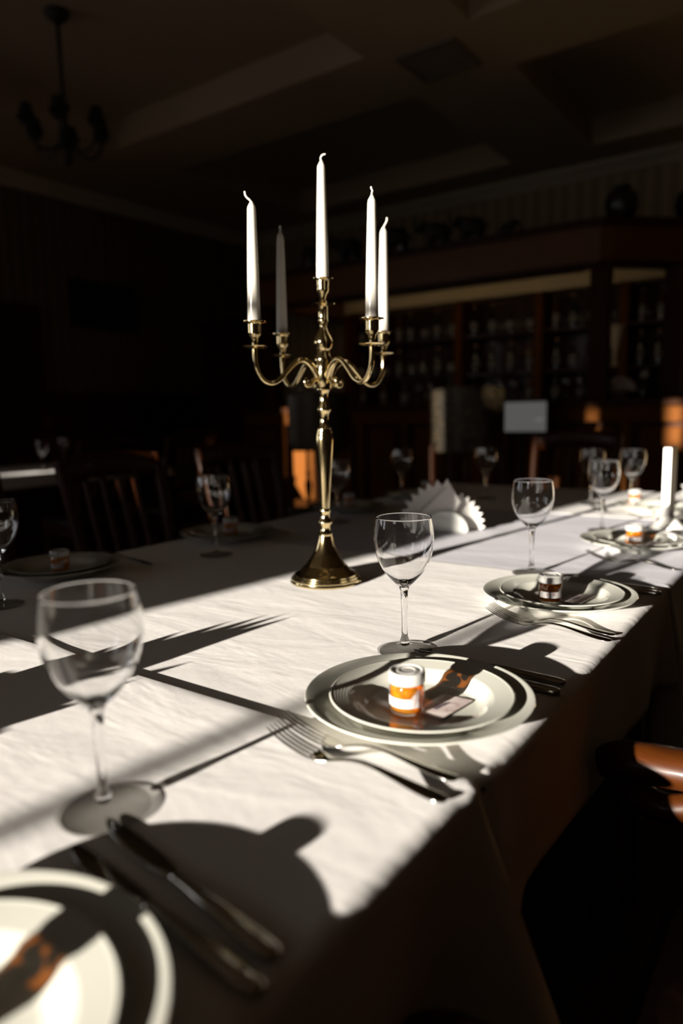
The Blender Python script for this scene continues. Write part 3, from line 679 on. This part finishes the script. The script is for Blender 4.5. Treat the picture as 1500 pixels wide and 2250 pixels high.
def arm_chair():
    t = thing('armchair', 'wooden armchair at the right edge with a sunlit orange armrest', 'chair', (.080, .672, 0), pi / 2)
    MB().box((0, 0, .44), (.50, .46, .05)).build('seat', 'leather', t, True, bevel=.015)
    MB().bx(-.24, .24, -.22, -.20, .355, .415).bx(-.24, .24, .20, .22, .355, .415).bx(-.24, -.22, -.2, .2, .355, .415).bx(.22, .24, -.2, .2, .355, .415).build('apron', 'wood', t, False)
    for s in (-1, 1):
        MB().tube([(s * .235, .20, .42), (s * .235, .20, .2), (s * .235, .205, 0)], [.024, .021, .016], 10).build('leg', 'wood', t)
        MB().tube(smooth_path([(s * .23, -.30, 0), (s * .23, -.22, .42), (s * .235, -.235, .62), (s * .24, -.285, .85), (s * .242, -.33, 1.0)], 4), .022, 10).build('leg', 'wood', t)
        a = smooth_path([(s * .238, -.25, .640), (s * .25, -.12, .648), (s * .262, .05, .650), (s * .262, .20, .645), (s * .262, .285, .636), (s * .262, .318, .626)], 5)
        MB().tube(a, lerp_list([.024, .027, .030, .031, .033, .024], 5), 14, (1, .82)).build('armrest', 'wood', t)
        MB().tube(smooth_path([(s * .245, .17, .44), (s * .258, .165, .55), (s * .262, .19, .625)], 4), [.019] * 9, 10).build('arm_post', 'wood', t)
        MB().tube(smooth_path([(s * .262, .285, .610), (s * .262, .270, .592), (s * .262, .235, .585), (s * .262, .19, .605)], 4), lerp_list([.020, .022, .020, .016], 4), 10).build('arm_scroll', 'wood', t)
    rail = smooth_path([(-.25, -.315, .95), (-.12, -.35, .965), (0, -.36, .97), (.12, -.35, .965), (.25, -.315, .95)], 4)
    MB().tube(rail, .045, 12, (.35, 1)).build('top_rail', 'wood', t)
    for x in (-.12, -.04, .04, .12): MB().tube([(x, -.225, .46), (x, -.27, .75), (x, -.335, .93)], .016, 8, (1, .4)).build('back_slat', 'wood', t)
arm_chair()
def high_chair(loc, rz, label, fabric):
    t = thing('high_back_chair', label, 'chair', loc, rz, 'tall upholstered chairs near the bar')
    MB().box((0, 0, .46), (.46, .44, .08)).build('seat', fabric, t, True, bevel=.02)
    n = 11; vs_, fs = [], []
    for i in range(n):
        a = -.75 + 1.5 * i / (n - 1)
        for r in (.27, .31):
            for z in (.86, 1.215): vs_.append((r * sin(a), .06 - r * cos(a) * (1 + (z - .8) * .1), z + (.02 * cos(a * 1.8) if z > 1 else 0)))
    for i in range(n - 1):
        o = i * 4; fs += [(o, o + 1, o + 5, o + 4), (o + 2, o + 6, o + 7, o + 3), (o + 1, o + 3, o + 7, o + 5), (o, o + 4, o + 6, o + 2)]
    fs += [(0, 2, 3, 1), ((n - 1) * 4, (n - 1) * 4 + 1, (n - 1) * 4 + 3, (n - 1) * 4 + 2)]
    MB().add(vs_, fs).build('backrest', fabric, t, True, bevel=.008)
    for s in (-1, 1):
        MB().tube([(s * .19, .18, .43), (s * .2, .2, 0)], [.02, .015], 10).build('leg', 'wood', t)
        MB().tube(smooth_path([(s * .215, -.24, 0), (s * .20, -.20, .46), (s * .20, -.185, .90)], 4), .02, 10).build('leg', 'wood', t)
    for x in (-.09, 0, .09):
        MB().lathe([(0, 0), (.010, 0), (.011, .04), (.020, .10), (.024, .15), (.012, .20), (.018, .22), (.012, .24), (.010, .37), (0, .37)], 12, (x, -.215, .495)).build('spindle', 'wood', t)
    return t
HC = high_chair((-1.82, 3.86, 0), .45, 'tall speckled upholstered chair back with a golden sun streak, before the bar', 'speck')
dup(HC, (-2.86, 3.78, 0), .7, 'tall dark upholstered chair back just left of the candelabra stem')

# ------------------------------------------------------------------ bar
BY = 5.0
bar = thing('bar_counter', 'dark wooden bar counter with raised honey-coloured front panels', 'bar', (-2.6, BY, 0))
def L(x): return x + 2.6
MB().bx(L(-4.7), L(-.4), .02, .5, .10, 1.10).build('body', 'wood_b', bar, False)
MB().prism([(L(-4.76), -.05), (L(-.34), -.05), (L(-.34), .56), (L(-4.76), .56)], 1.10, 1.15, 'XY').build('worktop', 'wood_b', bar, False, bevel=.008)
MB().bx(L(-4.7), L(-.4), 0, .03, 0, .12).build('kick_board', 'wood_b', bar, False)
px = [-4.66 + i * .43 for i in range(10)]
for x in px:
    MB().bx(L(x), L(x + .07), -.02, .02, .12, 1.10).build('front_stile', 'wood_l', bar, False, bevel=.003)
    MB().bx(L(x + .12), L(x + .38), -.005, .02, .26, .96).build('front_panel', 'wood_l', bar, False, bevel=.012)
MB().bx(L(-4.66), L(-.40), -.022, .02, 1.0, 1.10).bx(L(-4.66), L(-.40), -.022, .02, .12, .22).build('front_rail', 'wood_l', bar, False)
cn = thing('bar_canopy', 'long wooden canopy over the bar, angled back at its right corner', 'canopy', (-2.6, BY, 0))
outl = [(L(-4.45), 0), (L(-1.50), 0), (L(-1.40), .02), (L(-1.32), .07), (L(-.62), .78), (L(-.62), 1.2), (L(-.75), 1.2), (L(-.75), .83), (L(-1.40), .15), (L(-1.50), .12), (L(-4.33), .12), (L(-4.33), 1.2), (L(-4.45), 1.2)]
MB().prism(outl, 2.07, 2.30, 'XY').build('fascia', 'wood_f', cn, False)
big = [(L(-4.49), -.04), (L(-1.49), -.04), (L(-1.37), -.02), (L(-1.28), .04), (L(-.58), .76), (L(-.58), 1.24), (L(-4.49), 1.24)]
MB().prism(big, 2.30, 2.345, 'XY').build('top_board', 'wood', cn, False, bevel=.006)
MB().prism([(x, y - .03 if y < .1 else y) for x, y in outl], 2.04, 2.07, 'XY').build('lower_moulding', 'wood', cn, False)
for x, y in ((-1.40, .07), (-1.0, .45), (-4.38, .07)):
    MB().box((L(x), y, 1.595), (.13, .10, .89)).build('post', 'wood_b', cn, False, bevel=.006)
# added warm fill light with an invented housing, brightens the shelves under the canopy
MB().bx(L(-4.2), L(-1.55), .16, .20, 2.045, 2.07).build('fill_light_housing', 'wood', cn, False)
ld = bpy.data.lights.new('bar_fill_light', 'AREA'); lo = bpy.data.objects.new('bar_fill_light', ld); COL.objects.link(lo)
ld.shape = 'RECTANGLE'; ld.size = 2.6; ld.size_y = .03; ld.energy = 1.15; ld.color = (1, .72, .40)
lo.location = (-2.88, BY + .215, 2.055); lo.rotation_euler = (R_(100), 0, 0)
# back bar
bb = thing('back_bar', 'dark wooden back bar with bottle shelves and upright dividers', 'shelving', (-2.6, 6.40, 0))
MB().bx(L(-4.4), L(-.7), -.10, .22, 0, 1.12).build('cupboard', 'wood', bb, False)
MB().bx(L(-4.4), L(-.7), -.16, .22, 1.12, 1.16).build('counter', 'wood', bb, False)
for z in (1.44, 1.80): MB().bx(L(-4.4), L(-.7), -.06, .2, z - .025, z).build('shelf', 'wood', bb, False)
for x in (-4.37, -3.07, -2.28, -1.55, -.73): MB().bx(L(x - .035), L(x + .035), -.10, .2, 1.16, 2.12).build('divider', 'wood_l', bb, False)
MB().bx(L(-4.45), L(-.65), -.14, .22, 2.12, 2.26).build('cornice', 'beige', bb, False, bevel=.01)
MB().bx(L(-4.4), L(-.7), .2, .23, 1.16, 2.12).build('back_panel', 'wood', bb, False)
rnd = random.Random(11)
def bottle(kind):
    t = thing('bottle', '', 'bottle', (0, 0, 0))
    s = [(.92, 1.0), (1.1, .85), (.85, 1.05)][kind]; r, h = .036 * s[0], s[1]
    MB().lathe([(0, 0), (r, 0), (r * 1.02, .01), (r * 1.02, .165 * h), (r * .8, .19 * h), (.014, .215 * h), (.013, .262 * h), (.015, .265 * h), (0, .265 * h)], 18).build('glass', ['bottle', 'clearb', 'amber'][kind], t)
    MB().lathe([(0, .262 * h), (.0155, .262 * h), (.0155, .285 * h), (0, .285 * h)], 12).build('cap', 'dark_cer' if kind else 'votive', t)
    MB().lathe([(r * 1.03, .05 * h), (r * 1.05, .05 * h), (r * 1.05, .125 * h), (r * 1.03, .125 * h), (r * 1.03, .05 * h)], 18).build('label', 'paper', t)
    return t
ORD = 'first second third fourth fifth sixth seventh eighth ninth tenth eleventh twelfth thirteenth fourteenth fifteenth sixteenth seventeenth eighteenth nineteenth twentieth twenty-first twenty-second twenty-third twenty-fourth twenty-fifth'.split()
protos = [bottle(i) for i in range(3)]; used = [False] * 3
for zi, (z, where) in enumerate(((1.16, 'back counter'), (1.44, 'lower shelf'), (1.80, 'upper shelf'))):
    cnt = 0
    for x0, x1 in ((-4.3, -3.15), (-2.98, -2.36), (-2.19, -1.64), (-1.46, -.82)):
        n = int((x1 - x0) / (.16 if zi else .24)) + 1
        for i in range(n):
            x = x0 + .04 + (x1 - x0 - .08) * i / max(1, n - 1); kd = rnd.choice((0, 0, 1, 2)); kn = ('dark green', 'clear', 'amber')[kd]
            loc = (x, 6.40 + rnd.uniform(-.01, .04), z)
            b = protos[kd] if not used[kd] else dup(protos[kd])
            used[kd] = True
            b.location = loc; cnt += 1; b['label'] = kn + ' bottle, ' + ORD[cnt - 1] + ' from the left on the ' + where + ' of the bar'; b['group'] = kn + ' bottles on the ' + where
for i, x in enumerate((-3.5, -3.36, -2.75, -2.62, -2.5, -2.02, -1.9)):
    dup(G, (x, 6.29, 1.16), 0, NTH[i] + ' small wine glass from the left on the back counter of the bar', 'glasses on the back counter')
for i, (x, y) in enumerate(((-4.10, 5.12), (-3.98, 5.22), (-3.88, 5.10), (-3.78, 5.2))):
    dup(G, (x, y, 1.15), 0, NTH[i] + ' wine glass from the left in the cluster on the bar', 'glass cluster on the bar')
sc = thing('glow_oblong', 'pale screen glowing dimly on the bar front', 'oblong', (-1.85, 4.80, .0))  # pale rectangle; its glow, casing and stand are added, no source is known
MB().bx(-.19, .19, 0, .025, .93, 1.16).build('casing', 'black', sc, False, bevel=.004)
MB().bx(-.18, .18, -.003, 0, .94, 1.145).build('display', 'oblong', sc, False)
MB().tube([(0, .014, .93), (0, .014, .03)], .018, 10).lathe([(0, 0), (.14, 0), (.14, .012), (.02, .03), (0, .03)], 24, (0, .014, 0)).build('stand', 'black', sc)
# things on the bar
sh = thing('seashell', 'pale fluted seashell ornament standing on the bar near the post', 'seashell', (-1.30, 5.25, 1.15), .2)
vs_, fs = [], []; n = 40
for i in range(n + 1):
    a = -1.75 + 3.5 * i / n; rr = .105 * (1 + .05 * cos(i * pi / 2.0))
    for q in range(7):
        f = q / 6; vs_.append((rr * f * sin(a), -.05 * sin(f * pi * .55) + (.007 * cos(i * pi / 2.0)) * f, .03 + .075 + rr * f * cos(a) * .85 - .04))
for i in range(n):
    for q in range(6): o = i * 7 + q; fs.append((o, o + 1, o + 8, o + 7))
so = MB().add(vs_, fs).build('shell', 'shell', sh); md = so.modifiers.new('thick', 'SOLIDIFY'); md.thickness = .006
MB().lathe([(0, 0), (.05, 0), (.045, .012), (.02, .02), (.018, .045), (0, .045)], 20).build('foot', 'dark_cer', sh)
bo = thing('decanter', 'small dark decanter with a pale stopper on the bar by the right post', 'decanter', (-1.15, 5.30, 1.15))
MB().lathe([(0, 0), (.045, 0), (.052, .03), (.048, .09), (.02, .12), (.018, .145), (0, .145)], 22).build('body', 'dark_cer', bo)
MB().lathe([(0, .145), (.014, .145), (.028, .165), (.026, .185), (.01, .198), (0, .198)], 18).build('stopper', 'shell', bo)
va = thing('funnel_vase', 'beige funnel-shaped vase on the back bar shelf right of the post', 'vase', (-1.61, 6.30, 1.44))
MB().lathe([(0, 0), (.04, 0), (.035, .01), (.014, .03), (.016, .12), (.05, .22), (.085, .33), (.08, .33), (.045, .22), (.01, .12), (0, .12)], 24).build('body', 'beige', va)
# figurines on the canopy
def elephant(loc, rz, s, label, trunk_up):
    t = thing('elephant_figurine', label, 'figurine', loc, rz, 'dark elephant figurines on the canopy')
    V = [(0, 0, .125), (.055, 0, .13), (-.055, 0, .125), (.095, 0, .155), (.125, 0, .165)]
    E_ = [(0, 1), (0, 2), (1, 3), (3, 4)]; rad = [.055, .052, .050, .034, .036]
    tr = [(.155, 0, .155), (.178, 0, .175), (.182, 0, .215), (.172, 0, .250)] if trunk_up else [(.155, 0, .145), (.168, 0, .105), (.165, 0, .065), (.178, 0, .042)]
    p = 4
    for q, r in zip(tr, (.018, .014, .011, .009)): V.append(q); rad.append(r); E_.append((p, len(V) - 1)); p = len(V) - 1
    for bx_, by in ((.055, .03), (.055, -.03), (-.055, .03), (-.055, -.03)):
        j = 1 if bx_ > 0 else 2
        V.append((bx_, by, .075)); rad.append(.024); E_.append((j, len(V) - 1)); V.append((bx_ * 1.02, by, .012)); rad.append(.020); E_.append((len(V) - 2, len(V) - 1))
    V.append((-.105, 0, .12)); rad.append(.008); E_.append((2, len(V) - 1)); V.append((-.118, 0, .07)); rad.append(.005); E_.append((len(V) - 2, len(V) - 1))
    me = bpy.data.meshes.new('body'); me.from_pydata([tuple(c * s for c in v_) for v_ in V], E_, [])
    o = bpy.data.objects.new('body', me); COL.objects.link(o); o.parent = t
    o.modifiers.new('skin', 'SKIN'); ss = o.modifiers.new('sub', 'SUBSURF'); ss.levels = ss.render_levels = 1
    for i, r in enumerate(rad): me.skin_vertices[0].data[i].radius = (r * s, r * s)
    me.skin_vertices[0].data[0].use_root = True
    me.materials.append(M['dark_cer'])
    for sg in (-1, 1):
        mb = MB().lathe([(0, -.003), (.03, -.002), (.038, 0), (.03, .002), (0, .003)], 14)
        mb.xf(Matrix.Scale(s, 4) @ Matrix.Translation((.10, sg * .042, .165)) @ Matrix.Rotation(sg * -.5, 4, 'Z') @ Matrix.Rotation(pi / 2, 4, 'X'))
        mb.build('ear', 'dark_cer', t)
    for sg in (-1, 1):
        MB().tube([(.135 * s, sg * .016 * s, .145 * s), (.165 * s, sg * .02 * s, .132 * s), (.185 * s, sg * .02 * s, .142 * s)], [.005 * s, .004 * s, .002 * s], 6).build('tusk', 'dark_cer', t)
    return t
CT = 2.345
elephant((-3.84, 5.12, CT), pi, 1.05, 'elephant figurine between the left tapers, farthest left on the canopy', False)
elephant((-3.50, 5.12, CT), pi, 1.15, 'elephant figurine with raised trunk just right of the middle taper', True)
elephant((-3.05, 5.12, CT), pi, 1.25, 'large elephant figurine with lowered trunk by the right tapers', False)
elephant((-2.67, 5.12, CT), pi, 1.1, 'elephant figurine with raised trunk, second from the right end of the herd', True)
elephant((-2.37, 5.12, CT), pi, 1.05, 'rightmost elephant figurine with raised trunk', True)
elephant((-2.10, 5.12, CT), 0, .6, 'baby elephant figurine, smallest at the right end', False)
def pot(loc, s, label):
    t = thing('round_vase', label, 'vase', loc, 0, 'round dark vases on the canopy')
    MB().lathe([(0, 0), (.06 * s, 0), (.065 * s, .012 * s), (.10 * s, .07 * s), (.115 * s, .12 * s), (.10 * s, .185 * s), (.06 * s, .215 * s), (.05 * s, .225 * s)], 28).build('belly', 'dark_cer', t)
    MB().lathe([(.05 * s, .225 * s), (.062 * s, .24 * s), (.058 * s, .24 * s), (.046 * s, .222 * s), (0, .222 * s)], 28).build('neck', 'dark_cer', t)
pot((-1.33, 5.25, CT), 1.0, 'round dark vase at the angled corner of the bar canopy')
pot((-.94, 5.65, CT), 1.15, 'round dark vase cut by the right frame edge on the canopy')

# ------------------------------------------------------------------ left side of the room
tv = thing('wall_tv', 'black flat television hung on the striped left wall', 'television', (X0, 4.45, 2.17))
MB().bx(.02, .07, -.36, .36, -.215, .215).build('casing', 'tvb', tv, False, bevel=.005); MB().bx(.07, .074, -.34, .34, -.195, .195).build('display', 'tvb', tv, False); MB().bx(0, .02, -.1, .1, -.1, .1).build('bracket', 'iron', tv, False)
cb = thing('corner_cupboard', 'tall black-brown cupboard in the far left corner', 'cupboard', (X0 + .045, 6.15, 0))
MB().bx(0, .45, -.42, .42, .08, 2.08).build('body', 'wood', cb, False); MB().bx(-.0, .49, -.46, .46, 2.08, 2.14).build('cornice', 'wood', cb, False); MB().bx(0, .43, -.40, .40, 0, .08).build('plinth', 'wood', cb, False)
for s in (-1, 1):
    d = MB().bx(.45, .47, s * .205 - .195, s * .205 + .195, .14, 2.02).build('door', 'wood', cb, False, bevel=.005)
    MB().lathe([(0, 0), (.012, .0), (.015, .012), (0, .02)], 12).xf(Matrix.Translation((.47, s * .04, 1.05)) @ Matrix.Rotation(pi / 2, 4, 'Y')).build('knob', 'brass', d)
chd = thing('chandelier', 'black iron six-arm chandelier hanging from the coffered ceiling', 'chandelier', (-3.84, 2.68, ZC))
MB().lathe([(0, 0), (.07, 0), (.068, -.02), (.04, -.05), (.015, -.065), (0, -.065)], 24).build('ceiling_rose', 'iron', chd)
MB().tube([(0, 0, -.06), (0, 0, -.50)], .012, 10).build('rod', 'iron', chd)
MB().lathe([(0, -.49), (.03, -.50), (.035, -.52), (.015, -.55), (.018, -.64), (.04, -.68), (.045, -.72), (.02, -.76), (.012, -.80), (.02, -.82), (0, -.85)], 20).build('hub', 'iron', chd)
for i in range(6):
    a = i * pi / 3 + .3
    ar = MB().tube(smooth_path([(r * cos(a), r * sin(a), z) for r, z in [(.02, -.70), (.08, -.76), (.15, -.77), (.205, -.72), (.22, -.66)]], 4), .008, 8).build('arm', 'iron', chd)
    c = (.22 * cos(a), .22 * sin(a), -.66)
    MB().lathe([(0, 0), (.035, .004), (.038, .01), (.012, .008), (.012, .05), (0, .05)], 14, c).build('candle_cup', 'iron', ar)
    MB().lathe([(.052, .035), (.028, .115), (.026, .115), (.050, .035), (.052, .035)], 18, c).build('lamp_shade', 'shade', ar)
# second table by the left wall
t2 = table((-4.72, 2.95, 0), .86, 1.5, 'dining table by the left wall under a dim white cloth')
c2 = cloth(-5.16, -4.28, 2.19, 3.71, TZ0, .07, .01, 'dim white tablecloth on the table by the left wall', 'cloth', 33)
c2['group'] = 'cloth on the side table'
for x, y, lb in ((-4.42, 2.72, 'wine glass on the side table, left of the amber votive'), (-4.50, 3.32, 'wine glass on the side table, right of the amber votive'), (-4.62, 2.35, 'wine glass at the left frame edge on the side table'), (-4.75, 3.1, 'wine glass farther back on the side table by the left wall')):
    dup(G, (x, y, TZ0), 0, lb, 'glasses on the side table')
vt = thing('votive_holder', 'amber votive holder on the dim side table', 'candle holder', (-4.48, 3.09, TZ0))
MB().lathe([(0, 0), (.04, 0), (.042, .01), (.036, .06), (.046, .155), (.043, .155), (.033, .06), (.03, .012), (0, .012)], 24).build('glass_cup', 'votive', vt)
MB().lathe([(0, .012), (.028, .012), (.030, .05), (0, .05)], 16).build('candle_wax', 'wax', vt)
dup(CH, (-3.98, 2.75, 0), pi / 2, 'dark chair at the near side of the side table, left part', 'dark chairs at the side table')
dup(CH, (-3.98, 3.38, 0), pi / 2 + .1, 'dark chair at the near side of the side table, beside the corner', 'dark chairs at the side table')
dup(CH, (-4.72, 4.15, 0), pi, 'dark chair at the far short end of the side table', 'dark chairs at the side table')

for o in COL.objects:                          # settings on the lower, farther cloths
    if o.parent is None and 1.469 < o.location.y < 3.12 and -1.6 < o.location.x < -.25 and .74 < o.location.z < .80: o.location.z -= DIP

# the sun's light bends through the glasses onto what stands on the tables
sun_d.cycles.is_caustics_light = True
for o in COL.objects:
    if o.type != 'MESH': continue
    par = o.parent.name.split('.')[0] if o.parent else ''
    if par == 'wine_glass' and not o.name.startswith('foot') and abs(o.parent.location.x) < 1.6 and o.parent.location.y < 3: o.cycles.is_caustics_caster = True
    elif par in ('honey_jar', 'place_card', 'fork', 'table_knife', 'napkin_holder', 'menu_stand') or o.name.split('.')[0] in ('tablecloth', 'dinner_plate', 'soup_plate', 'napkin'): o.cycles.is_caustics_receiver = True
